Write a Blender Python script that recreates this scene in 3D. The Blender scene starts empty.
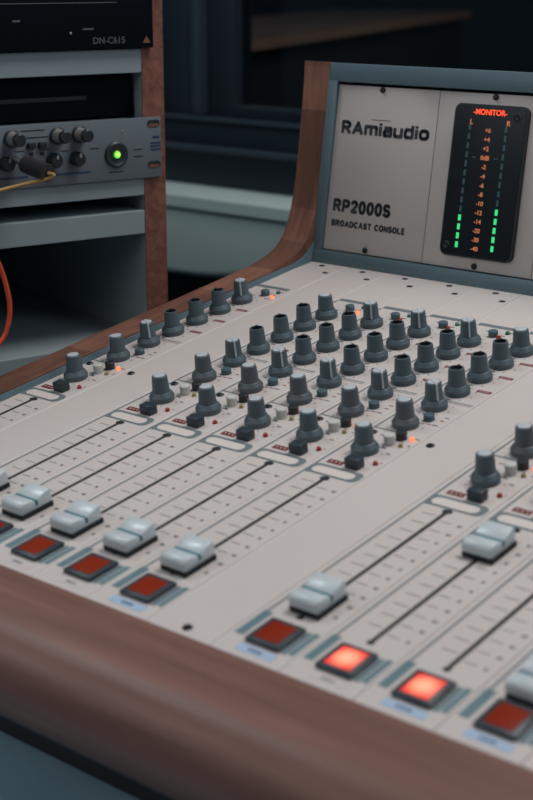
import bpy, bmesh, math, random
from mathutils import Vector, Matrix
random.seed(4)
S = 0.001                      # all sizes below are millimetres
scn = bpy.context.scene
col = scn.collection
R_ = math.radians

# ------------------------------------------------------------------ materials
def mat(name, color, rough=0.5, metal=0.0, spec=0.5, noise=0.0, nscale=60, bump=0.0, bscale=400, coat=0.0):
    m = bpy.data.materials.new(name); m.use_nodes = True
    nt = m.node_tree; b = nt.nodes['Principled BSDF']
    b.inputs['Base Color'].default_value = (*color, 1)
    b.inputs['Roughness'].default_value = rough
    b.inputs['Metallic'].default_value = metal
    b.inputs['Specular IOR Level'].default_value = spec
    b.inputs['Coat Weight'].default_value = coat
    tc = nt.nodes.new('ShaderNodeTexCoord')
    if noise:
        n = nt.nodes.new('ShaderNodeTexNoise'); n.inputs['Scale'].default_value = nscale; n.inputs['Detail'].default_value = 5
        nt.links.new(tc.outputs['Object'], n.inputs['Vector'])
        r = nt.nodes.new('ShaderNodeValToRGB')
        r.color_ramp.elements[0].position = .3; r.color_ramp.elements[1].position = .7
        r.color_ramp.elements[0].color = (*[c*(1-noise) for c in color], 1)
        r.color_ramp.elements[1].color = (*[min(1, c*(1+noise)) for c in color], 1)
        nt.links.new(n.outputs['Fac'], r.inputs['Fac']); nt.links.new(r.outputs['Color'], b.inputs['Base Color'])
    if bump:
        n2 = nt.nodes.new('ShaderNodeTexNoise'); n2.inputs['Scale'].default_value = bscale; n2.inputs['Detail'].default_value = 3
        nt.links.new(tc.outputs['Object'], n2.inputs['Vector'])
        bp = nt.nodes.new('ShaderNodeBump'); bp.inputs['Strength'].default_value = bump; bp.inputs['Distance'].default_value = .0005
        nt.links.new(n2.outputs['Fac'], bp.inputs['Height']); nt.links.new(bp.outputs['Normal'], b.inputs['Normal'])
    return m

def wood(name, c1, c2, scale, rough=.45, stretch=(1, 1, 1), blocks=0.0):
    m = bpy.data.materials.new(name); m.use_nodes = True
    nt = m.node_tree; b = nt.nodes['Principled BSDF']; b.inputs['Roughness'].default_value = rough
    b.inputs['Specular IOR Level'].default_value = .35
    tc = nt.nodes.new('ShaderNodeTexCoord'); mp = nt.nodes.new('ShaderNodeMapping')
    mp.inputs['Scale'].default_value = stretch
    nt.links.new(tc.outputs['Object'], mp.inputs['Vector'])
    n = nt.nodes.new('ShaderNodeTexNoise'); n.inputs['Scale'].default_value = scale; n.inputs['Detail'].default_value = 8; n.inputs['Roughness'].default_value = .62
    n.inputs['Distortion'].default_value = .6
    nt.links.new(mp.outputs['Vector'], n.inputs['Vector'])
    r = nt.nodes.new('ShaderNodeValToRGB')
    r.color_ramp.elements[0].position = .32; r.color_ramp.elements[1].position = .68
    r.color_ramp.elements[0].color = (*c1, 1); r.color_ramp.elements[1].color = (*c2, 1)
    nt.links.new(n.outputs['Fac'], r.inputs['Fac'])
    out = r.outputs['Color']
    if blocks:        # glued-up staves of slightly different tone
        mp2 = nt.nodes.new('ShaderNodeMapping'); mp2.inputs['Scale'].default_value = (0.001, 18, 18)
        nt.links.new(tc.outputs['Object'], mp2.inputs['Vector'])
        v = nt.nodes.new('ShaderNodeTexVoronoi'); v.inputs['Scale'].default_value = 1
        nt.links.new(mp2.outputs['Vector'], v.inputs['Vector'])
        bw = nt.nodes.new('ShaderNodeRGBToBW'); nt.links.new(v.outputs['Color'], bw.inputs['Color'])
        mx = nt.nodes.new('ShaderNodeMix'); mx.data_type = 'RGBA'; mx.blend_type = 'MULTIPLY'
        mx.inputs[0].default_value = blocks
        nt.links.new(out, mx.inputs[6]); nt.links.new(bw.outputs['Val'], mx.inputs[7]); out = mx.outputs[2]
    nt.links.new(out, b.inputs['Base Color'])
    bp = nt.nodes.new('ShaderNodeBump'); bp.inputs['Strength'].default_value = .12; bp.inputs['Distance'].default_value = .0005
    nt.links.new(n.outputs['Fac'], bp.inputs['Height']); nt.links.new(bp.outputs['Normal'], b.inputs['Normal'])
    return m

def glow(name, color, strength, base=(.02, .02, .02)):
    m = bpy.data.materials.new(name); m.use_nodes = True
    b = m.node_tree.nodes['Principled BSDF']
    b.inputs['Base Color'].default_value = (*base, 1)
    b.inputs['Emission Color'].default_value = (*color, 1); b.inputs['Emission Strength'].default_value = strength
    b.inputs['Roughness'].default_value = .35
    return m

def backlit(name, rim, core, strength, size):
    """translucent lamp lens: bulb in the middle, dimmer rim (object space of the lens)"""
    m = glow(name, rim, strength, (.25, .02, .01)); nt = m.node_tree; b = nt.nodes['Principled BSDF']
    tc = nt.nodes.new('ShaderNodeTexCoord'); mp = nt.nodes.new('ShaderNodeMapping'); mp.vector_type = 'POINT'
    mp.inputs['Scale'].default_value = (1/(size*S), 1/(size*S), 0)
    nt.links.new(tc.outputs['Object'], mp.inputs['Vector'])
    g = nt.nodes.new('ShaderNodeTexGradient'); g.gradient_type = 'SPHERICAL'
    nt.links.new(mp.outputs['Vector'], g.inputs['Vector'])
    r = nt.nodes.new('ShaderNodeValToRGB'); r.color_ramp.interpolation = 'EASE'
    r.color_ramp.elements[0].color = (*rim, 1); r.color_ramp.elements[1].color = (*core, 1); r.color_ramp.elements[1].position = .85
    nt.links.new(g.outputs['Fac'], r.inputs['Fac']); nt.links.new(r.outputs['Color'], b.inputs['Emission Color'])
    return m

M = {}
M['panel']   = mat('panel_beige', (.525, .475, .45), .5, spec=.35, noise=.025, nscale=9, bump=.15, bscale=900)
M['panel2']  = mat('bridge_beige', (.52, .475, .45), .5, spec=.35, noise=.03, nscale=9, bump=.15, bscale=900)
M['edge']    = mat('panel_edge', (.16, .155, .155), .5)
M['bevel']   = mat('panel_bevel_highlight', (.68, .63, .60), .35)  # paler than the panel, to paint in the highlight along the seams
M['label']   = mat('label_cream', (.60, .54, .51), .5)
M['trim']    = mat('blue_grey_metal', (.105, .165, .195), .42, spec=.5, noise=.05, nscale=12, bump=.15, bscale=800)
M['print']   = mat('print_grey', (.125, .155, .165), .6)
M['printd']  = mat('print_dark', (.035, .042, .05), .6)
M['tick']    = mat('print_tick', (.17, .15, .145), .6)
M['red']     = mat('print_red', (.13, .012, .012), .55)
M['teal']    = mat('print_teal', (.10, .175, .20), .55)
M['blue']    = mat('sticker_blue', (.33, .44, .58), .6)
M['dark']    = mat('black_plastic', (.012, .015, .018), .45)
M['slot']    = mat('slot_black', (.006, .008, .01), .7)
M['knob']    = mat('knob_blue_grey', (.066, .100, .118), .48, spec=.55, noise=.06, nscale=150, bump=.1, bscale=1500)
M['knobb']   = mat('knob_brown_grey', (.080, .095, .108), .48, spec=.55, noise=.06, nscale=150)
M['knobw']   = mat('knob_cap_white_highlight', (.44, .48, .50), .35)  # white pointer lines; on the caps it also paints in a soft highlight
M['btnd']    = mat('button_slate', (.018, .032, .042), .4)
M['btng']    = mat('button_grey_green', (.055, .105, .125), .42)
M['btnw']    = mat('button_white', (.52, .52, .49), .4)
M['fader']   = mat('fader_white', (.49, .545, .565), .36, spec=.6, noise=.04, nscale=80, coat=.2)
M['faderl']  = mat('fader_line', (.03, .13, .17), .5)
M['lensr']   = mat('lens_red', (.215, .018, .003), .5, spec=.1)
M['led_r']   = mat('led_red_off', (.36, .02, .015), .25, coat=.4)
M['led_y']   = mat('led_yellow_off', (.30, .23, .08), .25, coat=.4)
M['led_g']   = mat('led_green_off', (.02, .14, .08), .25, coat=.4)
M['led_on']  = glow('led_orange_lit', (1, .17, .05), 1.9, (.4, .05, .02))
M['lens_on'] = backlit('lens_lit', (.55, .010, .003), (1, .36, .22), 1.35, 9.4)
M['screw']   = mat('screw_dark', (.03, .035, .04), .35, metal=.7)
M['wood']    = wood('cheek_wood', (.215, .095, .063), (.40, .185, .125), 22, .42, (6, .9, .9), .7)
M['woodf']   = wood('rail_wood', (.135, .066, .051), (.205, .10, .078), 16, .42, (.35, 5, 5))
M['chip']    = wood('post_wood', (.12, .045, .03), (.26, .11, .075), 130, .6)
M['white']   = mat('melamine_white', (.26, .315, .335), .5, noise=.04, nscale=8)
M['unitg']   = mat('preamp_grey', (.12, .148, .168), .45, noise=.05, nscale=14)
M['unitk']   = mat('unit_black', (.0025, .0045, .008), .7, spec=.08, noise=.1, nscale=12)
M['knobside']= mat('knob_side_grey', (.30, .31, .31), .35, metal=.3)
M['silver']  = mat('silver', (.55, .55, .54), .3, metal=.9)
M['navy']    = mat('navy_print', (.015, .045, .09), .5)
M['dimtext'] = mat('dim_text', (.09, .105, .12), .5)
M['cabley']  = mat('cable_yellow', (.36, .20, .06), .5)
M['cableo']  = mat('cable_orange', (.68, .085, .03), .5)
M['cablet']  = mat('cable_dark', (.02, .02, .022), .5)
M['desk']    = mat('desk_blue_grey', (.20, .33, .40), .45, noise=.08, nscale=7)
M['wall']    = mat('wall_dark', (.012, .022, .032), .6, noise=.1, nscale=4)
M['frame']   = mat('window_frame', (.012, .020, .028), .4, noise=.05, nscale=6)
M['framel']  = mat('window_frame_lit_edge', (.028, .042, .055), .4)  # frame colour lightened to paint in bevels catching light
M['case']    = mat('casing_grey', (.40, .475, .46), .5, noise=.04, nscale=10)
M['floor']   = mat('floor_dark', (.03, .035, .04), .6, noise=.2, nscale=6)
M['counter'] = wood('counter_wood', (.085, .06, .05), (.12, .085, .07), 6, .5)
M['countere']= mat('counter_edge', (.22, .13, .09), .5)
M['display'] = mat('display_black', (.004, .006, .009), .25, coat=.3)
M['seg_on']  = glow('segment_green', (.04, .75, .22), 1.0)
M['seg_off'] = glow('segment_off', (.10, .30, .36), .10, (.02, .05, .06))
M['num']     = glow('numeral_orange', (1, .30, .11), .5)
M['mon']     = glow('monitor_red', (1, .07, .015), 1.5)
M['green']   = backlit('power_green', (.02, .20, .01), (.25, 1, .10), 2.4, 2.9)
g = bpy.data.materials.new('window_glass'); g.use_nodes = True
gb = g.node_tree.nodes['Principled BSDF']; gb.inputs['Transmission Weight'].default_value = 1; gb.inputs['Roughness'].default_value = .02
gb.inputs['Base Color'].default_value = (.75, .8, .82, 1); gb.inputs['IOR'].default_value = 1.3
M['glass'] = g

# ------------------------------------------------------------------ mesh helpers
class MB:
    def __init__(s): s.bm = bmesh.new(); s.mats = []
    def mi(s, m):
        if m not in s.mats: s.mats.append(m)
        return s.mats.index(m)
    def face(s, pts, m):
        f = s.bm.faces.new([s.bm.verts.new(Vector(p)*S) for p in pts]); f.material_index = s.mi(m); return f
    def box(s, x0, x1, y0, y1, z0, z1, m, bev=0, seg=2, xf=None):
        r = bmesh.ops.create_cube(s.bm, size=1)['verts']
        for v in r:
            v.co = Vector(((x0+x1)/2+v.co.x*(x1-x0), (y0+y1)/2+v.co.y*(y1-y0), (z0+z1)/2+v.co.z*(z1-z0)))
            if xf: v.co = xf @ v.co
            v.co *= S
        fs = {f for v in r for f in v.link_faces}
        i = s.mi(m)
        for f in fs: f.material_index = i
        if bev:
            es = list({e for f in fs for e in f.edges})
            k = bmesh.ops.bevel(s.bm, geom=es, offset=bev*S, segments=seg, profile=.5, affect='EDGES')
            for f in k['faces']: f.material_index = i
        return s
    def prism(s, poly, a0, a1, m, axis='x', xf=None):
        """polygon extruded along an axis; poly in the other two axes"""
        def P(a, p, q):
            v = {'x': (a, p, q), 'y': (p, a, q), 'z': (p, q, a)}[axis]
            v = Vector(v)
            if xf: v = xf @ v
            return s.bm.verts.new(v*S)
        A = [P(a0, *p) for p in poly]; B = [P(a1, *p) for p in poly]; i = s.mi(m)
        n = len(poly); fs = [s.bm.faces.new(A), s.bm.faces.new(B[::-1])]
        for k in range(n): fs.append(s.bm.faces.new([A[k], B[k], B[(k+1) % n], A[(k+1) % n]]))
        for f in fs: f.material_index = i
        return s
    def lathe(s, prof, m, c=(0, 0, 0), n=32, mats=None, flute=None, xf=None):
        """prof: list of (r, z); closed with caps where r = 0"""
        rings = []
        for j, (r, z) in enumerate(prof):
            ring = []
            for k in range(1 if r == 0 else n):
                a = 2*math.pi*k/n; rr = r
                if flute and flute[0] <= z <= flute[1]: rr = r*(1+.012*(1 if k % 2 else -1))
                v = Vector((c[0]+rr*math.cos(a), c[1]+rr*math.sin(a), c[2]+z))
                if xf: v = xf @ v
                ring.append(s.bm.verts.new(v*S))
            rings.append(ring)
        for j in range(len(rings)-1):
            A, B = rings[j], rings[j+1]; i = s.mi(mats[j] if mats else m)
            if len(A) == 1 and len(B) == 1: continue
            for k in range(n):
                if len(A) == 1: f = [A[0], B[k], B[(k+1) % n]][::-1]
                elif len(B) == 1: f = [A[k], A[(k+1) % n], B[0]]
                else: f = [A[k], A[(k+1) % n], B[(k+1) % n], B[k]]
                s.bm.faces.new(f).material_index = i
        return s
    def disc(s, x, y, z, rx, ry, m, n=20, h=.05):
        p = [(x+rx*math.cos(2*math.pi*k/n), y+ry*math.sin(2*math.pi*k/n)) for k in range(n)]
        return s.prism(p, z, z+h, m, 'z')
    def rrect(s, x0, x1, y0, y1, r, z0, z1, m, n=6, axis='z', xf=None):
        p = []
        for cx, cy, a0 in ((x1-r, y1-r, 0), (x0+r, y1-r, 90), (x0+r, y0+r, 180), (x1-r, y0+r, 270)):
            for k in range(n+1):
                a = R_(a0+90*k/n); p.append((cx+r*math.cos(a), cy+r*math.sin(a)))
        return s.prism(p, z0, z1, m, axis, xf)
    def tube(s, pts, r, m, n=10, closed_ends=True):
        pts = [Vector(p) for p in pts]; rings = []
        up = Vector((0, 0, 1)); prev = None
        for i, p in enumerate(pts):
            t = (pts[min(i+1, len(pts)-1)]-pts[max(i-1, 0)]).normalized()
            a = t.cross(up) if prev is None else prev-t*prev.dot(t)
            if a.length < 1e-4: a = t.cross(Vector((1, 0, 0)))
            a.normalize(); prev = a; b = t.cross(a)
            rings.append([s.bm.verts.new((p+a*r*math.cos(2*math.pi*k/n)+b*r*math.sin(2*math.pi*k/n))*S) for k in range(n)])
        i = s.mi(m)
        for A, B in zip(rings, rings[1:]):
            for k in range(n): s.bm.faces.new([A[k], A[(k+1) % n], B[(k+1) % n], B[k]]).material_index = i
        s.bm.faces.new(rings[0][::-1]).material_index = i; s.bm.faces.new(rings[-1]).material_index = i
        return s
    def build(s, name, parent=None, loc=None, smooth=35, rot=None):
        bmesh.ops.recalc_face_normals(s.bm, faces=s.bm.faces[:])
        me = bpy.data.meshes.new(name); s.bm.to_mesh(me); s.bm.free()
        for m in s.mats: me.materials.append(M[m])
        if smooth:
            for p in me.polygons: p.use_smooth = True
            me.set_sharp_from_angle(angle=R_(smooth))
        o = bpy.data.objects.new(name, me); col.objects.link(o)
        if parent: o.parent = parent
        if loc: o.location = Vector(loc)*S
        if rot: o.rotation_euler = rot
        return o

def empty(name, loc=(0, 0, 0), rot=(0, 0, 0)):
    o = bpy.data.objects.new(name, None); col.objects.link(o); o.location = Vector(loc)*S; o.rotation_euler = rot
    o.empty_display_size = .02
    return o
def tag(o, label=None, cat=None, group=None, kind=None):
    if label: o['label'] = label
    if cat: o['category'] = cat
    if group: o['group'] = group
    if kind: o['kind'] = kind
    return o
def dup(o, loc, parent=None, label=None):
    c = o.copy(); col.objects.link(c); c.parent = parent or o.parent; c.location = Vector(loc)*S
    for ch in o.children:
        d = ch.copy(); col.objects.link(d); d.parent = c
    if label: c['label'] = label
    return c
def arc(cx, cy, rx, ry, a0, a1, n=12, p=1.0):
    o = []
    for k in range(n+1):
        a = R_(a0+(a1-a0)*k/n); c, d = math.cos(a), math.sin(a)
        o.append((cx+rx*math.copysign(abs(c)**p, c), cy+ry*math.copysign(abs(d)**p, d)))
    return o
Q = .72; X = .70      # squarish bowls; x-height
GLY = {   # stroke centrelines of a heavy sans, cap height 1
 'R': (.62, [[(0, 0), (0, 1), (.32, 1)]+arc(.32, .745, .26, .255, 90, -90)+[(0, .49)], [(.28, .49), (.60, 0)]]),
 'P': (.58, [[(0, 0), (0, 1), (.32, 1)]+arc(.32, .73, .26, .27, 90, -90)+[(0, .46)]]),
 'A': (.72, [[(0, 0), (.36, 1), (.72, 0)], [(.13, .30), (.59, .30)]]),
 'B': (.60, [[(0, 0), (0, 1), (.32, 1)]+arc(.32, .765, .22, .235, 90, -90)+[(0, .53)], [(.3, .53)]+arc(.32, .265, .26, .265, 90, -90)+[(0, 0)]]),
 'O': (.68, [arc(.34, .5, .34, .5, 0, 360, 28)]), '0': (.50, [arc(.25, .5, .25, .5, 0, 360, 26, .9)]),
 'C': (.64, [arc(.34, .5, .34, .5, 48, 312, 22)]), 'D': (.62, [[(0, 0), (0, 1), (.25, 1)]+arc(.25, .5, .37, .5, 90, -90)+[(0, 0)]]),
 'S': (.54, [arc(.27, .745, .25, .255, 25, 180, 9)+arc(.27, .745, .25, .245, 190, 262, 5)+arc(.27, .255, .27, .245, 82, 0, 6)+arc(.27, .255, .27, .255, -10, -160, 10)]),
 '2': (.50, [arc(.25, .73, .24, .27, 165, -25, 14)+[(.02, 0), (.50, 0)]]), 'T': (.58, [[(0, 1), (.58, 1)], [(.29, 1), (.29, 0)]]),
 'N': (.58, [[(0, 0), (0, 1), (.58, 0), (.58, 1)]]), 'L': (.48, [[(0, 1), (0, 0), (.48, 0)]]), 'E': (.50, [[(.5, 1), (0, 1), (0, 0), (.5, 0)], [(0, .52), (.46, .52)]]),
 'm': (.92, [[(0, 0), (0, X)], [(0, X), (.3, X)]+arc(.34, X-.14, .12, .14, 90, 0, 5)+[(.46, 0)], [(.46, X), (.78, X)]+arc(.80, X-.14, .12, .14, 90, 0, 5)+[(.92, 0)]]),
 'i': (.02, [[(.01, 0), (.01, X)], [(.01, .97), (.01, 1.02)]]),
 'a': (.56, [[(.06, X), (.42, X)]+arc(.44, X-.12, .12, .12, 90, 0, 5)+[(.56, 0), (.14, 0)]+arc(.14, .20, .14, .20, 270, 90, 8, Q)+[(.56, .40)]]),
 'u': (.56, [[(0, X), (0, .16)]+arc(.16, .14, .16, .14, 180, 270, 5)+[(.56, 0)], [(.56, X), (.56, 0)]]),
 'd': (.58, [[(.58, 1.02), (.58, 0), (.2, 0)]+arc(.18, .35, .18, .35, 270, 90, 10, Q)+[(.58, X)]]),
 'o': (.60, [arc(.30, .35, .30, .35, 0, 360, 26, Q)]), ' ': (.22, [])}
def lettering(name, body, x0, x1, yc, height, weight, gap, m, parent, xf, w=-2.5):
    """heavy lettering from thick strokes, fitted between x0 and x1 (mm)"""
    t = weight; tot = sum(GLY[c][0]+t+gap for c in body)-gap; sx = (x1-x0)/tot; mb = MB(); pen = 0; lv = 0
    for c in body:
        wd, strokes = GLY[c]
        for st in strokes:
            P = [Vector(((pen+t/2+p[0])*sx, (t/2+p[1]*(1-t)-.5)*height)) for p in st]
            th = t*(sx+height)/2*.5; lv += 1
            for a, b in zip(P, P[1:]):
                d = b-a
                if d.length < 1e-6: continue
                d.normalize(); nn = Vector((-d.y, d.x))*th
                a2, b2 = a-d*th*.55, b+d*th*.55
                mb.prism([(x0+q.x, yc+q.y) for q in (a2+nn, a2-nn, b2-nn, b2+nn)], w, w+.12+.001*(lv % 5), m, 'z', xf)
        pen += wd+t+gap
    return mb.build(name, parent, smooth=0)
def text(name, body, size, m, parent, mtx, depth=.12, bold=0.0, sx=1.0, align='LEFT', space=1.0):
    """lettering converted to a mesh; mtx places its own x/y plane (mm)"""
    cu = bpy.data.curves.new(name, 'FONT'); cu.body = body; cu.size = size*S; cu.extrude = depth*S; cu.offset = bold*S
    cu.align_x = align; cu.align_y = 'CENTER'; cu.space_character = space; cu.resolution_u = 4
    tmp = bpy.data.objects.new(name+'_src', cu); col.objects.link(tmp)
    dg = bpy.context.evaluated_depsgraph_get(); dg.update()
    me = bpy.data.meshes.new_from_object(tmp.evaluated_get(dg)); me.name = name
    bpy.data.objects.remove(tmp); bpy.data.curves.remove(cu)
    me.materials.clear(); me.materials.append(M[m])
    T = mtx.copy(); T.translation = T.translation*S
    me.transform(T @ Matrix.Diagonal((sx, 1, 1, 1)))
    o = bpy.data.objects.new(name, me); col.objects.link(o); o.parent = parent
    return o

# ================================================================== MIXING CONSOLE
TILT = R_(8)
con = empty('mixing_console', (0, 0, 0), (TILT, 0, 0))
tag(con, 'large beige broadcast mixing console with wooden cheeks standing on the desk', 'mixing console')
YF, YB = -201.0, 271.0
X0 = -18.4; NS = 14; XE = X0+40*NS
# ---- wooden front rail, half-round nose
nose = [(YF-.3, .3), (-212, .4), (-231, 0)]
nose += [(-231-27*math.cos(R_(a)), -26+26*math.sin(R_(a))) for a in range(80, -91, -10)]
nose += [(-215, -52), (YF-.3, -52)]
MB().prism(nose, -42.5, XE+25, 'woodf').build('front_rail', con)
# ---- wooden side cheeks swept up to the meter bridge
B = R_(16.3)
def bridge_pt(v, off=0):       # height v up the bridge face, off = in front of it
    return (YB+v*math.sin(B)-off*math.cos(B), v*math.cos(B)+off*math.sin(B))
front = [(YF, 4.2), (100, 4.2), (200, 4.4), (222, 5.0), (238, 6.6), (250, 9), (260, 13), (268, 19), (275, 27.5), (281, 38), (286, 49), (291, 63), (296, 80), (301, 98), (308, 122)]
top = [bridge_pt(156.6, .6), (bridge_pt(156.6)[0]+62, bridge_pt(156.6)[1]-18)]
cheek = front+top+[(380, 40), (376, -95), (-222, -80), (-222, -52), (YF, -52)]
def lean(o):
    for v in o.data.vertices:
        y = v.co.y/S; v.co.x += 3.9*S*max(0, min(1, (y-205)/60))
lc = MB().prism(cheek, -42.8, -17.6, 'wood').build('side_cheek', con, smooth=25); lean(lc)
MB().prism(cheek, XE+1, XE+25, 'wood').build('side_cheek', con, smooth=25)
# ---- metal lip between cheek and panels, following the sweep
def lip(xa, xb):
    out = [(y, z) for y, z in front[:-2]]
    inn = []
    pts = [Vector(p) for p in out]
    lower = [(YF, -3)]+[(y, -3) for y in (200, 222, 240, 262)]+[(283, 0), (287, 10), (291, 26), (296, 46), (301, 66), (306, 84)]
    poly = [(YF, 3.3), (100, 3.3), (200, 3.4), (228, 3.6), (249, 4.0), (260, 5.8), (268, 9.5), (274, 13.5), (279, 19), (280, 13), (274, 6), (268, -3), (YF, -3)]
    return MB().prism(poly, xa, xb, 'trim').build('metal_lip', con, smooth=25)
lean(lip(-17.7, -16.7)); lip(XE-1.5, XE+1)
# ---- chassis under the panels, and the black plinth on the desk
MB().box(-18, XE+1, YF, 300, -48, -2.2, 'dark').build('chassis', con)
MB().prism([(-224, -51.5), (-224, -84.8), (370, -166.5+3.9), (370, -52)], -30, XE+15, 'dark').build('base_plinth', con, smooth=0)

# ---- channel and blank strips
KY = {1: 0, 2: 40.2, 3: 70.3, 4: 95.2, 5: 120.6, 6: 145.7, 7: 170.6}
kinds = ['c', 'b', 'c', 'c', 'c', 'c', 'c', 'b', 'c', 'c', 'c', 'c', 'b', 'b']
def strip_plate(kind):
    m = MB()
    m.box(-18.0, 21.0, YF+.2, YB+8, -2, 0, 'panel', bev=.3, seg=1)
    m.box(-18.45, -17.75, YF+.4, YB+6, -2, .05, 'bevel', bev=.15, seg=1)
    m.box(-18.4, 21.6, YF, YB+4, -2.3, -1.0, 'edge')
    return m
def marks(kind):
    m = MB(); z = .02
    def bx(x0, x1, y0, y1, c, h=.08): m.box(x0, x1, y0, y1, z, z+h, c)
    # mounting screws' dark recesses are separate parts; two holes near the bridge
    if kind == 'b': return None
    # grey outline on the left of the fader section running into the label surround
    bx(-15.8, -14.4, -170, 203, 'print')
    m.rrect(-15.8, 19.6, -37.0, -25.0, 4.4, z, z+.09, 'print')
    m.rrect(-12.8, 15.6, -35.2, -27.6, 3.7, z+.1, z+.2, 'label')
    bx(-15.6, -12, -37.4, -31, 'print')
    # channel-on label
    m.rrect(-11.0, -.2, -22.4, -17.6, .6, z, z+.08, 'red')
    for k in range(3): bx(-9.0+2.9*k, -7.9+2.9*k, -20.6, -20.1, 'label', .12); bx(-9.0+2.9*k, -8.6+2.9*k, -20.6, -19.2, 'label', .12)
    for k in range(3): bx(-9.0+2.9*k, -7.9+2.9*k, -19.5, -19.1, 'label', .12)
    # fader scale
    for k in range(11):
        y = -46.0-10.2*k
        bx(-9.2, -1.2, y-.3, y+.3, 'tick'); bx(4.6, 11.2, y-4.35, y-3.75, 'tick')
        bx(15.0, 16.5, y-5.2, y-3.4, 'printd'); 
        if k in (0, 1, 7, 8, 9): bx(16.9, 17.7, y-5.1, y-3.5, 'tick')
    # teal bands on either side of the lit button
    bx(-16.6, -11.4, -186, -164, 'teal'); bx(12.9, 15.6, -189, -169, 'teal'); bx(16.2, 19.4, -188, -168, 'teal')
    # marks round the knobs
    for r in range(1, 8):
        ky = KY[r]
        for a in range(-140, 141, 40 if r > 2 else 56):
            x = 11.2*math.sin(R_(a)); y = ky+11.2*math.cos(R_(a))
            bx(x-.38, x+.38, y-.5, y+.5, 'printd')
        if r in (3, 4, 5, 6, 7): bx(-5, -3.6, ky-10.8, ky-9.6, 'printd'); bx(-1.2, 1.8, ky-11.2, ky-10, 'printd')
    # section brackets
    bx(-14.9, 6, 29.4, 30.7, 'print')
    bx(-14.9, 19, 82.2, 83.2, 'print'); bx(-3, 19, 80.2, 80.8, 'print')
    # red legends beside the sends
    for y in (104.2, 129.4, 154.6):
        m.rrect(8.4, 18.6, y-1.7, y+1.7, 1.0, z, z+.08, 'red')
        for k in range(4): bx(10.1+1.9*k, 10.9+1.9*k, y-.5, y+.5, 'label', .12)
    # small legends
    for x0, y, w, c in ((4, 8.2, 4.5, 'printd'), (5.6, 20.3, 3, 'printd'), (-6, 22.8, 3.6, 'red'), (11.6, 19.4, 1.2, 'printd'), (17.6, 17, 1.6, 'printd'), (14.2, 26.8, 5, 'printd'),
                        (4.2, 47.4, 4, 'printd'), (9, 48.0, 3.4, 'red'), (13, 48.2, 4, 'printd'), (14, 55.4, 2.8, 'red'), (14, 60.2, 3, 'printd'),
                        (17.4, -9, 1.1, 'printd'), (11, 183, 5, 'printd'), (-6, 186, 5, 'printd'), (-12, 190, 4, 'printd'), (10, 192, 4.2, 'dark'), (14, 199, 3, 'printd'), (-3, 196, 3.6, 'printd'), (6, 9, 1.4, 'printd'), (12.5, 3, 3, 'printd')):
        bx(x0, x0+w, y-.45, y+.45, c)
    # teal section bar behind the last knob row
    m.rrect(-14.6, 16.5, 203.4, 208.0, .8, z, z+.1, 'print')
    return m

slotm = MB()
slotm.box(.5, 3.0, -161, -40, .03, .12, 'slot')
slotm.disc(1.8, -39.6, .03, 3.0, 2.3, 'slot', h=.2); slotm.disc(1.8, -161, .03, 2.0, 1.6, 'slot', h=.2)
SL = slotm.build('fader_slot', con)
SLme = SL.data; bpy.data.objects.remove(SL)
protos = {}
holem = MB(); holem.disc(0, 0, .02, 2.7, 2.0, 'slot', h=.1); holeme = holem.build('screw_hole', con)
screwm = MB(); screwm.lathe([(2.5, 0), (2.5, .5), (1.9, 1.0), (0, 1.1)], 'screw', n=18); screwm.box(-1.7, 1.7, -.3, .3, 1.05, 1.2, 'slot')
screwo = screwm.build('screw', con)
plates = []
used_hole = used_screw = False
def place(src, loc, parent, flag):
    if not flag.get(src.name):
        flag[src.name] = 1; src.parent = parent; src.location = Vector(loc)*S; return src
    return dup(src, loc, parent)
FLAG = {}
platem = {}; markm = {}
bluem = MB(); bluem.rrect(-11, 11, -2.7, 2.7, .8, 0, .15, 'blue')
for k, (a, b) in enumerate(((-4, -2.2), (-1.6, .2), (.8, 3.4))): bluem.box(a, b, -.8, .8, .15, .2, 'navy')
blueo = bluem.build('sticker', con)
whitem = MB(); whitem.rrect(-9, 9, -2.4, 2.4, .8, 0, .12, 'panel')
for a, b in ((-4.4, -2.6), (-2, -.2), (.6, 2.2)): whitem.box(a, b, -.9, .9, .12, .18, 'print')
whiteo = whitem.build('handwritten_label', con)
chx = {}; ci = 0
strips = []
for i, kd in enumerate(kinds):
    bxn = X0+18.4+40*i
    if kd not in platem:
        o = strip_plate(kd).build('channel_strip' if kd == 'c' else 'blank_strip', con, (bxn, 0, 0), smooth=0); platem[kd] = o.data
        mk = marks(kd)
        if mk: mo = mk.build('printed_markings', o, smooth=0); markm[kd] = mo.data
    else:
        o = bpy.data.objects.new('channel_strip' if kd == 'c' else 'blank_strip', platem[kd]); col.objects.link(o); o.parent = con; o.location = Vector((bxn, 0, 0))*S
        if kd in markm:
            mo = bpy.data.objects.new('printed_markings', markm[kd]); col.objects.link(mo); mo.parent = o
    if kd == 'c':
        s_ = bpy.data.objects.new('fader_slot', SLme); col.objects.link(s_); s_.parent = o
        if ci in (5, 6, 8, 9): place(blueo, (3.0, -194.0, .02), o, FLAG)
        else: place(whiteo, (4.6, -194.2, .02), o, FLAG)
        chx[ci] = bxn; ci += 1
    place(screwo, (-11.3, 23.4, 0), o, FLAG)
    if kd == 'b': dup(screwo, (2.8, -195, 0), o)
    place(holeme, (15.4, 252, 0), o, FLAG); dup(holeme, (1.8, 265.4, 0), o)
    strips.append(o)

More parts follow.
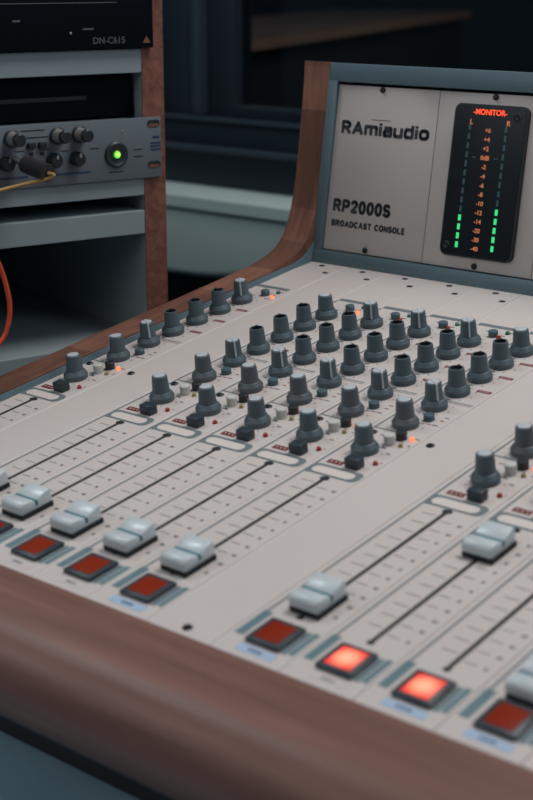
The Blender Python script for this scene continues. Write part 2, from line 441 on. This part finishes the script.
# ---- knobs
def knob_mesh(body, captype):
    m = MB()
    prof = [(7.7, 0), (8.05, .4), (8.1, 3.3), (6.5, 5.7), (5.7, 6.0), (5.6, 6.4), (5.0, 14.9), (4.85, 16.3), (4.3, 16.9)]
    if captype == 'notch':
        prof = prof[:-1]+[(4.7, 16.9), (3.8, 16.95), (3.4, 15.2), (0, 15.1)]
        mats = [body]*(len(prof)-3)+['dark', 'dark']
        m.lathe(prof, body, n=40, flute=(6.3, 15), mats=mats)
        m.box(-.8, .8, 2.2, 4.9, 15.4, 17.4, 'dark', bev=.2, seg=1)
    else:
        prof = prof+[(3.4, 17.1), (0, 17.15)]
        m.lathe(prof, body, n=40, flute=(6.3, 15))
    return m
def cap_mesh(kind):
    m = MB()
    if kind == 'cap': m.lathe([(3.7, 18.0), (3.6, 18.35), (2.8, 18.55), (0, 18.65)], 'knobw', n=28)
    if kind == 'line':   # pointer runs over the top and down the flank (towards -y)
        m.box(-.55, .55, -4.3, 2.4, 18.0, 18.5, 'knobw', bev=.15, seg=1)
        m.prism([(-5.75, 7.4), (-5.1, 7.4), (-4.2, 18.45), (-4.75, 18.0)], -.55, .55, 'knobw')
    return m
KP = {}
def knob(kind, x, y, rz, body='knob'):
    key = (kind, body)
    if key not in KP:
        o = knob_mesh(body, 'notch' if kind == 'notch' else 'plain').build('rotary_knob', con, (x, y, .05), smooth=28)
        KP[key] = o
        if kind in ('cap', 'line', 'capline'):
            c = MB()
            if kind in ('cap', 'capline'): c.lathe([(4.0, 16.8), (3.8, 17.1), (2.9, 17.35), (0, 17.45)], 'knobw', n=28)
            if kind in ('line', 'capline'):
                c.box(-.6, .6, -4.4, 3.4, 17.0, 17.7, 'knobw', bev=.15, seg=1)
                c.prism([(-6.0, 6.6), (-5.2, 6.6), (-4.2, 17.5), (-5.0, 17.0)], -.6, .6, 'knobw')
            c.build('pointer_cap', o)
    else:
        o = dup(KP[key], (x, y, .05), con)
    o.rotation_euler = (0, 0, R_(rz))
    return o
# azimuth that faces the camera side is about +49 deg from -y towards +x
for c in range(10):
    x = chx[c]
    knob('cap', x, KY[1], 30, 'knob')
    if c == 0: knob('capline', x, KY[2], -30, 'knob')
    else: knob('cap', x, KY[2], 30, 'knobb')
    knob('capline', x, KY[3], 58, 'knob')
    for r in (4, 5, 6): knob('notch', x, KY[r], 10+9*r-7*c, 'knob')
    if c in (1, 5): knob('cap', x, KY[7], 0, 'knob')
    else: knob('capline', x, KY[7], 40, 'knob')

# ---- push buttons and indicators
def cyl_btn(r, h, m):
    return MB().lathe([(r, 0), (r, h-.6), (r-.5, h-.05), (r-1, h), (0, h)], m, n=26)
def proto(mb, name): return mb.build(name, con)
bmute = proto(MB().box(-4.6, 4.6, -3.5, 3.5, 0, 6.2, 'btnd', bev=.6), 'mute_button')
bwhite = proto(cyl_btn(3.3, 6, 'btnw'), 'white_button')
bblack = proto(cyl_btn(3.3, 5, 'dark'), 'black_button')
bgrey = proto(cyl_btn(3.4, 3.8, 'btng'), 'grey_button')
bgrey2 = proto(cyl_btn(3.3, 4.2, 'btng'), 'grey_button')
def led(m, r=1.4, name='indicator_light'): return proto(MB().lathe([(r, 0), (r, .8), (r*.8, 1.8), (r*.4, 2.3), (0, 2.4)], m, n=16), name)
lr, ly, lg, lo = led('led_r', 1.55), led('led_y'), led('led_g', 1.7), led('led_on', 1.35)
lo['label'] = 'orange lit indicator'
for c in range(10):
    x = chx[c]
    for src, lx, y in ((bmute, 7.6, -20.0), (bwhite, 6.6, 14.6), (bblack, 8.8, 23.4), (bgrey, 7.4, 53.6), (bgrey2, 7.0, 189.4),
                       (lr, 15.9, -11.8), (ly, 14.5, 14.4), (lg, 13.8, 196.6), (lo, 15.6, 24.6)):
        place(src, (x+lx, y, .02), con, FLAG)
    if c < 2: dup(lo, (x+16.2, 186.2, .02), con)
    else: dup(lr, (x+12.2, 187.5, .02), con)

# ---- faders
def fader_mesh():
    m = MB()
    top = [(-11, 2.9), (-11.4, 5.4), (-10.4, 8.0), (-8.0, 9.0), (-5, 8.7), (-1.2, 7.6), (-.8, 7.0), (.8, 7.0), (1.2, 7.6), (5, 8.8), (9.0, 10.6), (10.6, 10.2), (11.3, 7.0), (11.0, 2.9)]
    n = len(top); i = m.mi('fader'); L = []
    # cross-sections across the width, rounded towards both flanks
    for x, sh, dz in ((-8.6, .95, -.9), (-8.3, .985, -.25), (-7.6, 1, 0), (7.6, 1, 0), (8.3, .985, -.25), (8.6, .95, -.9)):
        L.append([m.bm.verts.new(Vector((x, y*sh, z+dz if z > 3 else z))*S) for y, z in top])
    for A, Bq in zip(L, L[1:]):
        for k in range(n): m.bm.faces.new([A[k], A[(k+1) % n], Bq[(k+1) % n], Bq[k]]).material_index = i
    m.bm.faces.new(L[0]).material_index = i; m.bm.faces.new(L[-1][::-1]).material_index = i
    return m
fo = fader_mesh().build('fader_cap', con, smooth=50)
MB().box(-8.65, 8.65, -.95, .95, 4.5, 7.3, 'faderl').build('index_line', fo, smooth=0)
MB().box(-8.0, 9.2, -11.3, 11.0, .1, 2.9, 'slot').build('carrier_shadow', fo, smooth=0)  # black carrier block, enlarged to stand in for the fader's cast shadow
FY = {0: -152, 1: -147.5, 2: -150.5, 3: -151, 4: -150.8, 5: -150.2, 6: -147.5, 7: -64, 8: -62, 9: -155}
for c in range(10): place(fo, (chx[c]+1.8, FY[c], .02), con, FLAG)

# ---- illuminated start buttons
def lamp_button(on, shade):
    bz = MB()
    bz.box(-9.9, 9.9, -10.2, 10.2, 0, 2.4, 'btnd', bev=.8)
    o = bz.build('illuminated_button', con)
    ln = MB(); ln.box(-7.1, 7.1, -7.7, 7.7, 1.6, 2.7, 'lens_on' if on else 'lensr', bev=.7)
    l = ln.build('lens', o)
    if on: o['label'] = 'brightly lit red button'; l['label'] = 'glowing red lens'
    return o
pb_on, pb_off = lamp_button(True, 0), lamp_button(False, 0)
for c in range(10): place(pb_on if c in (7, 8) else pb_off, (chx[c]+2.6, -179.4, .02), con, FLAG)

# ---- meter bridge (own frame: u along x, v up the face, w towards the operator)
BT = Matrix(((1, 0, 0, 0), (0, math.sin(B), -math.cos(B), YB), (0, math.cos(B), math.sin(B), 0), (0, 0, 0, 1)))  # columns: u, v, w
def BX(m, u0, u1, v0, v1, w0, w1, c, bev=0): m.box(u0, u1, v0, v1, w0, w1, c, bev=bev, xf=BT); return m
UE = XE+1
fr = MB()
BX(fr, -13.8, UE, 142.0, 156.2, -12, 0, 'trim', .6); BX(fr, -13.8, UE, 150, 156.2, -60, -11, 'trim', .3)
BX(fr, -13.8, -5.2, 10.6, 143.7, -12, 0, 'trim', .3); BX(fr, UE-12, UE, 10.6, 143.7, -12, 0, 'trim', .6)
BX(fr, -13.8, UE, -.5, 10.6, -12, .2, 'trim', .5)
fr.build('bridge_frame', con)
bh = MB(); BX(bh, -15, UE-1, 0, 150, -58, -12.2, 'dark'); bh.build('bridge_housing', con)
PW = 94.4
bscrew = None; npan = int((UE-12+4.2)/PW)
edges = [-5.0+(PW+.3)*k for k in range(npan)]+[UE-12.2]
for k in range(len(edges)-1):
    m = MB(); BX(m, edges[k]+.25, edges[k+1]-.25, 11.5, 139.9, -6, -2.6, 'panel2', .3)
    p = m.build('bridge_panel', con)
    for u, v in ((edges[k]+(42.6 if k == 0 else 48.4), 137.6), (edges[k]+(41.4 if k == 0 else 46.6), 14.6)):
        s_ = MB().lathe([(2.3, -2.6), (2.3, -1.6), (1.7, -.9), (0, -.7)], 'screw', c=(u, v, 0), n=16, xf=BT)
        s_.build('screw', p)
    if k == 0:
        def T(u, v, w=-2.5): return BT @ Matrix.Translation((u, v, w))
        lettering('logo_lettering', 'RAmiaudio', 1.6, 84.2, 107.7, 10.8, .25, .07, 'printd', p, BT)
        lettering('model_lettering', 'RP2000S', 1.0, 56.4, 46.9, 10.8, .27, .10, 'printd', p, BT)
        lettering('caption_lettering', 'BROADCAST CONSOLE', 1.0, 71.6, 33.0, 5.4, .28, .10, 'printd', p, BT)
        m = MB(); m.box(30, 48, 114.7, 115.1, -2.5, -2.4, 'printd', xf=BT); m.build('logo_stroke', p)
# ---- LED meter
md = MB(); md.rrect(106.9, 168.6, 20.6, 131.9, 5.5, -2.4, 1.2, 'dark', xf=BT); md.rrect(108.2, 167.3, 21.9, 130.6, 4.6, 1.2, 1.5, 'display', xf=BT)
md = md.build('level_meter', con)
for u, v in ((160.2, 124.2), (112.3, 28.2)):
    MB().lathe([(3.1, 1.5), (3.1, 1.9), (2.1, 2.1), (1.5, 1.7), (0, 1.7)], 'screw', c=(u, v, 0), n=18, xf=BT).build('screw', md)
def TM(u, v): return BT @ Matrix.Translation((u, v, 1.6))
text('meter_title', '-MONITOR-', 5.6, 'mon', md, TM(137.3, 126.2), bold=.12, align='CENTER', sx=.95)
text('meter_side_letter', 'L', 5.4, 'num', md, TM(122.2, 118.8), bold=.1, align='CENTER')
text('meter_side_letter', 'R', 5.4, 'num', md, TM(153.4, 119.2), bold=.1, align='CENTER')
vals = ['+6', '+4', '+2', '0dB', '-2', '-4', '-6', '-8', '-10', '-12', '-14', '-20', '-30', '-40']
segon = segoff = None
for k, t in enumerate(vals):
    v = 113.4-6.6*k
    text('meter_numeral', t, 4.6, 'num', md, TM(137.0, v), bold=.08, align='CENTER')
    for u, n_on in ((121.4, 4), (152.0, 5)):
        on = k >= 14-n_on
        m = MB(); w = 1.15 if on else .85
        m.box(u-w, u+w, v-2.0+1.6, v+2.3+1.6, 1.5, 1.75, 'seg_on' if on else 'seg_off', xf=BT)
        m.build('meter_segment', md, smooth=0)
m = MB()
m.box(126, 129.5, 93.4, 94.0, 1.5, 1.7, 'seg_off', xf=BT); m.box(144.5, 148, 93.4, 94.0, 1.5, 1.7, 'seg_off', xf=BT); m.build('meter_dash', md, smooth=0)

# ================================================================== RACK CABINET (left, behind)
AZ = R_(16)
rn = Vector((math.cos(AZ), -math.sin(AZ), 0)); ru = Vector((-math.sin(AZ), -math.cos(AZ), 0))
def RT(zbase):   # frame: s leftwards along the front, d outwards, z up (world z)
    return Matrix(((ru.x, rn.x, 0, -107), (ru.y, rn.y, 0, 197), (0, 0, 1, zbase), (0, 0, 0, 1)))
def rack_obj(name, label, cat, z0):
    o = empty(name); mt = RT(z0)
    o.location = mt.translation*S
    # right-handed basis: x = -s direction, y = -d direction
    o.rotation_euler = (0, 0, math.atan2(-ru.y, -ru.x))
    tag(o, label, cat); return o
def rb(m, s0, s1, d0, d1, z0, z1, c, bev=0):     # local coordinates of rack things: x=-s, y=-d (d outwards)
    return m.box(-s1, -s0, -d1, -d0, z0, z1, c, bev=bev)
# check of handedness: -ru = local x, local y = rotate +90 deg of it; this equals -rn
ZD = -115.5
WT = 540
rk = rack_obj('rack_cabinet', 'tall white melamine rack cabinet with brown chipboard front edge, left of the console', 'cabinet', ZD)
H = 460
m = MB(); rb(m, -1, 17, -420, -1, 0, H, 'white'); rb(m, -2, 17.2, -1, 0, 0, H, 'chip', 0); m.build('side_panel', rk, smooth=0)
m = MB(); rb(m, WT-19, WT-1, -420, -1, 0, H, 'white'); rb(m, WT-19, WT, -1, 0, 0, H, 'chip', 0); m.build('side_panel', rk, smooth=0)
def shelf(z0, z1):
    m = MB(); rb(m, 17, WT-19, -419, -.5, z0-ZD, z1-ZD, 'white', .5); m.build('shelf_board', rk, smooth=0)
shelf(186, 204); shelf(91.5, 105); shelf(61, 79.5); shelf(-43, -25); shelf(-115.5, -100); shelf(330, 344)
m = MB(); rb(m, 19, WT-19, -420, -414, 2, H, 'unitk'); m.build('shaded_back_panel', rk, smooth=0)  # coloured black to stand in for the shade deep inside the cabinet

u1 = rack_obj('cd_player', 'black rack unit with faint lettering at the top of the rack cabinet', 'audio unit', 204.2)
m = MB(); rb(m, 9, WT-9, .3, 4.5, .5, 88, 'unitk', .6); m.build('front_panel', u1)
m = MB(); rb(m, 24, WT-24, -300, .2, 2, 86, 'unitk'); m.build('case', u1)
def rtext(o, nm, body, size, mt, s, z, d, **k):
    return text(nm, body, size, mt, o, Matrix.Translation((-s, -d, z)) @ Matrix.Rotation(R_(90), 4, 'X'), **k)
rtext(u1, 'model_lettering', 'DN-C615', 6.8, 'dimtext', 61, 6.6, 4.6, bold=.05)
m = MB(); rb(m, 60, 69, 4.5, 4.6, 14.8, 16, 'dimtext'); rb(m, 119, 125, 4.5, 4.6, 21.5, 22.8, 'dimtext'); rb(m, 40, 200, 4.5, 4.7, 34, 34.6, 'dimtext'); m.build('faint_legend', u1, smooth=0)
MB().lathe([(1.1, 0), (.9, .8), (0, 1)], 'silver', n=12, xf=Matrix.Translation((-79, -4.5, 12.7)) @ Matrix.Rotation(R_(90), 4, 'X')).build('indicator_light', u1)
m = MB()
m.prism([(-18.5, 4.2), (-11.5, 4.2), (-15, 9.2)], -4.9, -4.4, 'chip', axis='y'); m.build('ear_slot_wood', u1, smooth=0)  # wood-coloured triangle for the post seen through an ear slot

u2 = rack_obj('rack_player', 'plain black recessed rack unit in the slot above the grey preamp', 'audio unit', 152.6)
m = MB(); rb(m, 19.6, WT-20, -330, -12, 0, 32.8, 'unitk', .8); m.build('case', u2)
m = MB(); rb(m, 60, 320, -12, -11.4, 14, 17, 'dark'); m.build('tray_front', u2, smooth=0)

PZ = 106.0
pr = rack_obj('microphone_preamp', 'grey rack preamp with knobs and a glowing green power button', 'audio unit', PZ)
m = MB(); XF = None
# front panel with ear slots cut as polygons is kept simple: plate plus dark slot recesses
rb(m, 3.2, WT-3.2, .3, 3.4, -.6, 46.0, 'unitg', .7); m.build('front_panel', pr)
m = MB(); rb(m, 26, WT-26, -300, .2, 1, 45, 'unitg'); m.build('case', pr, smooth=0)
for z in (9.6, 41.2):
    m = MB(); m.rrect(-15.6, -4.4, z-2.8, z+2.6, 2.6, -3.7, -3.3, 'dark', axis='y'); m.rrect(-14.4, -5.6, z-2.3, z-.2, 1.0, -3.8, -3.6, 'chip', axis='y'); m.build('ear_slot', pr, smooth=0)
def PX(s, z, d=3.4): return Matrix.Translation((-s, -d, z-PZ)) @ Matrix.Rotation(R_(90), 4, 'X')
for s in (129.5, 92.5, 74.2, 168, 205):
    k = MB().lathe([(6.6, 0), (6.6, 1.2), (5.2, 2), (4.8, 11.4), (4.9, 11.6), (4.6, 15), (4.0, 15.6), (0, 15.7)], 'unitg', n=24, mats=['dark', 'dark', 'knobside', 'dark', 'dark', 'dark', 'dark'], xf=PX(s, 142.6)).build('gain_knob', pr)
    mm = MB(); mm.box(-.6, .6, 1.5, 4.9, 2, 14.4, 'silver', xf=PX(s, 142.6)); mm.build('pointer', k, smooth=0)
for s in (96.9, 77.8, 135.6, 172, 209):
    k = MB().lathe([(5.6, 0), (5.4, 6), (4.4, 8), (0, 8.3)], 'dark', n=24, xf=PX(s, 124.6)).build('level_knob', pr)
    MB().box(-.8, .8, 1.5, 4.6, 7.6, 8.8, 'silver', xf=PX(s, 124.6)).build('pointer', k, smooth=0)
for s in (114.6, 105.7, 186, 195):
    MB().box(-3, 3, -2.2, 2.2, 0, 3.2, 'dark', bev=.4, xf=PX(s, 136.6)).build('push_switch', pr)
    MB().box(-1.6, 1.6, -1.2, 1.2, 0, .4, 'dark', xf=PX(s, 130.2)).build('small_marker', pr, smooth=0)
pb = MB().lathe([(9.8, 0), (9.8, 1.4), (8.6, 2.2), (7.0, 1.4), (4.6, 1.2), (0, 1.2)], 'navy', n=32, mats=['btnd']*3+['dark', 'dark'], xf=PX(43.4, 125.4)).build('power_button', pr)
gl = MB().lathe([(2.9, 1.2), (2.9, 2.2), (2, 3), (0, 3.2)], 'green', n=24).build('green_lamp', pb)
gl.matrix_local = Matrix.Translation(Vector((-43.4, -3.4, 125.4-PZ))*S) @ Matrix.Rotation(R_(90), 4, 'X')
m = MB()
for a, b, z in ((66, 99, 113.6), (118, 142, 113.7)): rb(m, a, b, 3.4, 3.55, z-PZ-.9, z-PZ+.9, 'navy')
for z in (132.2, 129.8, 127.2): rb(m, 3.8, 13, 3.4, 3.55, z-PZ-.9, z-PZ+.7, 'navy')
rb(m, 5, 11, 3.4, 3.55, 29.4, 31.6, 'navy')
for a, b, z in ((20, 28, 128), (20, 28, 122.6), (37, 50, 112), (103, 122, 147.6), (100, 118, 142.4), (58, 66, 131), (84, 90, 131), (120, 128, 133), (100, 108, 133)): rb(m, a, b, 3.4, 3.5, z-PZ-.5, z-PZ+.4, 'dark')
m.build('printed_legends', pr, smooth=0)
MB().lathe([(.9, 0), (.8, .4), (0, .5)], 'silver', n=12, xf=PX(37.5, 143)).build('small_led', pr)
MB().lathe([(6.4, 0), (6.4, .8), (5.2, 1.0), (4.2, .5), (0, .5)], 'silver', n=24, xf=PX(151, 124.5)).build('jack_socket', pr)

def rpt(s, z, d):
    v = Vector((-107, 197, 0))+ru*s+rn*d; return Vector((v.x, v.y, z))
# yellow patch cable with its black plug standing out of the preamp
pc = empty('patch_cable', rpt(129, 128, 4)); tag(pc, 'yellow patch cable with black plug in the front of the grey preamp', 'cable')
base = rpt(129, 128, 3.6)
def rel(p): return p-base
a, b = rel(rpt(130, 128.6, 3.6)), rel(rpt(126.5, 125.6, 18)); c_, e_ = rel(rpt(126.2, 125.4, 18)), rel(rpt(120, 121.0, 42))
MB().tube([a, b], 3.1, 'silver', 14).build('connector_tip', pc)
MB().tube([c_, c_+(e_-c_)*.1, c_+(e_-c_)*.75, e_], 6.6, 'cablet', 16).build('plug_body', pc)
def bez(P, n=40):
    out = []
    P = [Vector(p) for p in P]; P = [P[0]*2-P[1]]+P+[P[-1]*2-P[-2]]
    for i in range(1, len(P)-2):
        for k in range(n//(len(P)-3)+1):
            t = k/(n//(len(P)-3)+1); p0, p1, p2, p3 = P[i-1:i+3]
            out.append(.5*((2*p1)+(-p0+p2)*t+(2*p0-5*p1+4*p2-p3)*t*t+(-p0+3*p1-3*p2+p3)*t**3))
    out.append(P[-2]); return out
pth = bez([e_, rel(rpt(117.0, 119.6, 46)), rel(rpt(121.5, 116.8, 42)), rel(rpt(137, 113.4, 36)), rel(rpt(153, 110.6, 34)), rel(rpt(175, 107.5, 34)), rel(rpt(230, 104, 38)), rel(rpt(290, 108, 36)), rel(rpt(322, 118, 26)), rel(rpt(330, 125, 4.2))], 60)
MB().tube(pth, 1.4, 'cabley', 10).build('cable_lead', pc)
# orange cable looping in front of the rack
oc = bez([rpt(330, -114, 50), rpt(300, -90, 46), rpt(240, -52, 40), rpt(190, -22, 35), rpt(160, -2, 32), rpt(152.5, 11, 32), rpt(150.3, 23, 32), rpt(151.4, 35, 32), rpt(155.5, 52, 32), rpt(163, 66, 34), rpt(176, 78, 34), rpt(200, 86, 36), rpt(240, 80, 36), rpt(270, 40, 40), rpt(280, -40, 50), rpt(290, -114, 66)], 90)
ob = oc[0]; o = MB().tube([p-ob for p in oc], 1.9, 'cableo', 10).build('orange_cable', None, ob); tag(o, 'orange cable hanging in a loop in front of the rack at the left edge', 'cable')

# ================================================================== DESK
dk = empty('desk', (-150, 150, ZD-735)); tag(dk, 'blue-grey desk carrying the console and the rack cabinet', 'desk')
def dl(m, x0, x1, y0, y1, z0, z1, c, bev=0): return m.box(x0+150, x1+150, y0-150, y1-150, z0-ZD+735, z1-ZD+735, c, bev=bev)
m = MB(); dl(m, -900, 800, -430, 578, ZD-28, ZD-.2, 'desk', 2); m.build('desktop', dk)
for x in (-860, 740):
    for y in (-400, 510):
        m = MB(); dl(m, x, x+50, y, y+50, ZD-735, ZD-28.2, 'dark', 1); m.build('leg', dk)

# ================================================================== ROOM
ZF = ZD-735
def struct(o, nm): o.name = nm; o['kind'] = 'structure'; return o
struct(MB().box(-2600, 1900, -1500, 900, ZF-20, ZF, 'floor').build('floor', smooth=0), 'floor')
YW = 900
m = MB()
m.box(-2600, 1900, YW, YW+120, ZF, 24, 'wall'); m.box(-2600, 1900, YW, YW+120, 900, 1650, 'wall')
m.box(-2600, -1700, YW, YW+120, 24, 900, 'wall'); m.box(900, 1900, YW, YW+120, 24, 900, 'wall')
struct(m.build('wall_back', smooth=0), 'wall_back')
struct(MB().box(-2620, -2600, -1500, YW, ZF, 1650, 'wall').build('wall_left', smooth=0), 'wall_left')
# window: frame, sash, glass
m = MB()
m.box(-1700, 900, YW-14, YW+60, 26, 62, 'frame', bev=2); m.box(-1700, 900, YW-14, YW+60, 860, 900, 'frame', bev=2)
m.box(-1700, -1640, YW-14, YW+60, 62, 860, 'frame', bev=2); m.box(840, 900, YW-14, YW+60, 62, 860, 'frame', bev=2)
m.box(-800, -731, YW-10, YW+60, 62, 860, 'frame', bev=2)
wf = m.build('window_1'); wf['kind'] = 'structure'
m = MB(); m.box(-1700, 900, YW-18, YW-13, 59, 66, 'framel', bev=1); m.box(-731, -712, YW-8, YW+30, 66, 860, 'framel', bev=3); m.build('glazing_bead', wf)  # lighter strips paint in the frame edges that catch light
m = MB(); m.box(-712, -662, YW+10, YW+50, 62, 860, 'frame', bev=2); m.box(-662, 840, YW+10, YW+50, 62, 80, 'frame', bev=2); m.build('sash', wf)
m = MB(); m.box(-662, 840, YW+28, YW+33, 78, 862, 'glass'); m.box(-1640, -802, YW+28, YW+33, 62, 860, 'glass'); m.build('glass_pane', wf, smooth=0)
m = MB(); m.box(-2600, 1900, YW-26, YW-.2, 18, 26, 'framel', bev=2); struct(m.build('trim_1'), 'trim_1')
# dim room behind the glass
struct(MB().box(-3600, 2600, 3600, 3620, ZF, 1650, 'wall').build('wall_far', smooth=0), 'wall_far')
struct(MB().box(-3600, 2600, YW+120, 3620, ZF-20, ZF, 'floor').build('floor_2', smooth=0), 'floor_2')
p1, p2 = Vector((-984, 1300)), Vector((-1500, 2600)); d = (p2-p1).normalized(); q = Vector((-d.y, d.x))
ct = empty('wooden_counter', (p1.x, p1.y, ZF), (0, 0, math.atan2(d.y, d.x)))
tag(ct, 'brown wooden counter in the dim room beyond the window glass', 'counter')
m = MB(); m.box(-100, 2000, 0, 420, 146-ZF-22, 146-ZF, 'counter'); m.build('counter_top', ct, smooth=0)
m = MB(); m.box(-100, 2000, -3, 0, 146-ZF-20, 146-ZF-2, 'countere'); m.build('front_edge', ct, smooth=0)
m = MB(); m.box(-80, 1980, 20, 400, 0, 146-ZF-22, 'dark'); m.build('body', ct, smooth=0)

# pale casing below the window: thick rim over a round-bottomed body
cs = empty('wall_casing', (-700, YW, -150)); tag(cs, 'pale grey round-bottomed casing with a thick rim below the dark window', 'casing')
cx0 = -40
m = MB()
m.rrect(-330, 250, 102, 117, 6, -97, -.5, 'case', axis='y')
rim = m.build('rim', cs)
rim.location = (0, 0, 0)
m = MB()
secs = []
for yy, sc in ((-1, 1.0), (-82, 1.0), (-88, .985), (-91.5, .95), (-92.5, .9)):
    ring = []
    for k in range(41):
        a = math.pi+math.pi*k/40
        cx, sx_ = math.cos(a), math.sin(a)
        x = cx0+285*sc*math.copysign(abs(cx)**.7, cx); z = 103+98*(1 if yy > -60 else sc)*(-abs(sx_)**.8)
        ring.append(m.bm.verts.new(Vector((x, yy, z))*S))
    secs.append(ring)
i = m.mi('case')
for A, Bq in zip(secs, secs[1:]):
    for k in range(40): m.bm.faces.new([A[k], A[k+1], Bq[k+1], Bq[k]]).material_index = i
    m.bm.faces.new([A[0], Bq[0], Bq[-1], A[-1]]).material_index = i
m.bm.faces.new(secs[0][::-1]).material_index = i; m.bm.faces.new(secs[-1]).material_index = i
m.build('bowl', cs, smooth=60)

# ================================================================== CAMERA
cam = bpy.data.cameras.new('camera'); co = bpy.data.objects.new('camera', cam); col.objects.link(co)
loc = Vector((0.707901, -0.639046, 0.262295)); rt = Vector((0.763219, 0.646140, -0.000443)); up = Vector((-0.181789, 0.215386, 0.959459)); bk = Vector((0.620040, -0.732196, 0.281848))
mw = Matrix((rt, up, bk)).transposed().to_4x4(); mw.translation = loc; co.matrix_world = mw
cam.lens = 65.9924; cam.sensor_width = 36; cam.sensor_fit = 'AUTO'; cam.clip_start = .05; cam.clip_end = 30
cam.dof.use_dof = True; cam.dof.focus_distance = 1.0; cam.dof.aperture_fstop = 10; cam.dof.aperture_blades = 0
scn.camera = co

# ================================================================== LIGHT
def area(name, loc, target, sx, sy, power, color):
    l = bpy.data.lights.new(name, 'AREA'); l.shape = 'RECTANGLE'; l.size = sx; l.size_y = sy; l.energy = power; l.color = color
    o = bpy.data.objects.new(name, l); col.objects.link(o); o.location = loc
    o.rotation_euler = (Vector(target)-Vector(loc)).to_track_quat('-Z', 'Y').to_euler(); return o
area('ceiling_panel_light', (.50, .45, 1.5), (.25, .0, 0), .8, .6, 17, (1, .96, .94))
area('room_light', (.0, -1.5, .9), (.1, -.1, -.05), 1.0, .8, 4.8, (1, .94, .90))
area('side_light', (1.5, .3, .9), (-.3, .3, .1), .6, .6, 3, (.75, .9, 1))
area('next_room_fill', (-.2, 2.2, 1.4), (-1.2, 2.0, 0), .8, .8, 7, (1, .93, .85))  # unseen light added so the counter shows through the glass
area('desk_fill_light', (-.55, -.75, .55), (.22, -.40, -.12), .35, .35, 1.2, (.85, .95, 1))  # unseen light added to brighten the shaded desk front
area('wall_fill_light', (-.9, -.1, 1.45), (-.75, .9, -.1), .5, .5, 9, (.85, .95, 1))  # unseen fill added to brighten the window wall and casing
w = bpy.data.worlds.new('world'); scn.world = w; w.use_nodes = True
w.node_tree.nodes['Background'].inputs['Color'].default_value = (.35, .55, .75, 1)
w.node_tree.nodes['Background'].inputs['Strength'].default_value = .10
vs = scn.view_settings; vs.view_transform = 'Standard'; vs.look = 'None'; vs.gamma = 1; vs.exposure = 0; vs.use_curve_mapping = False
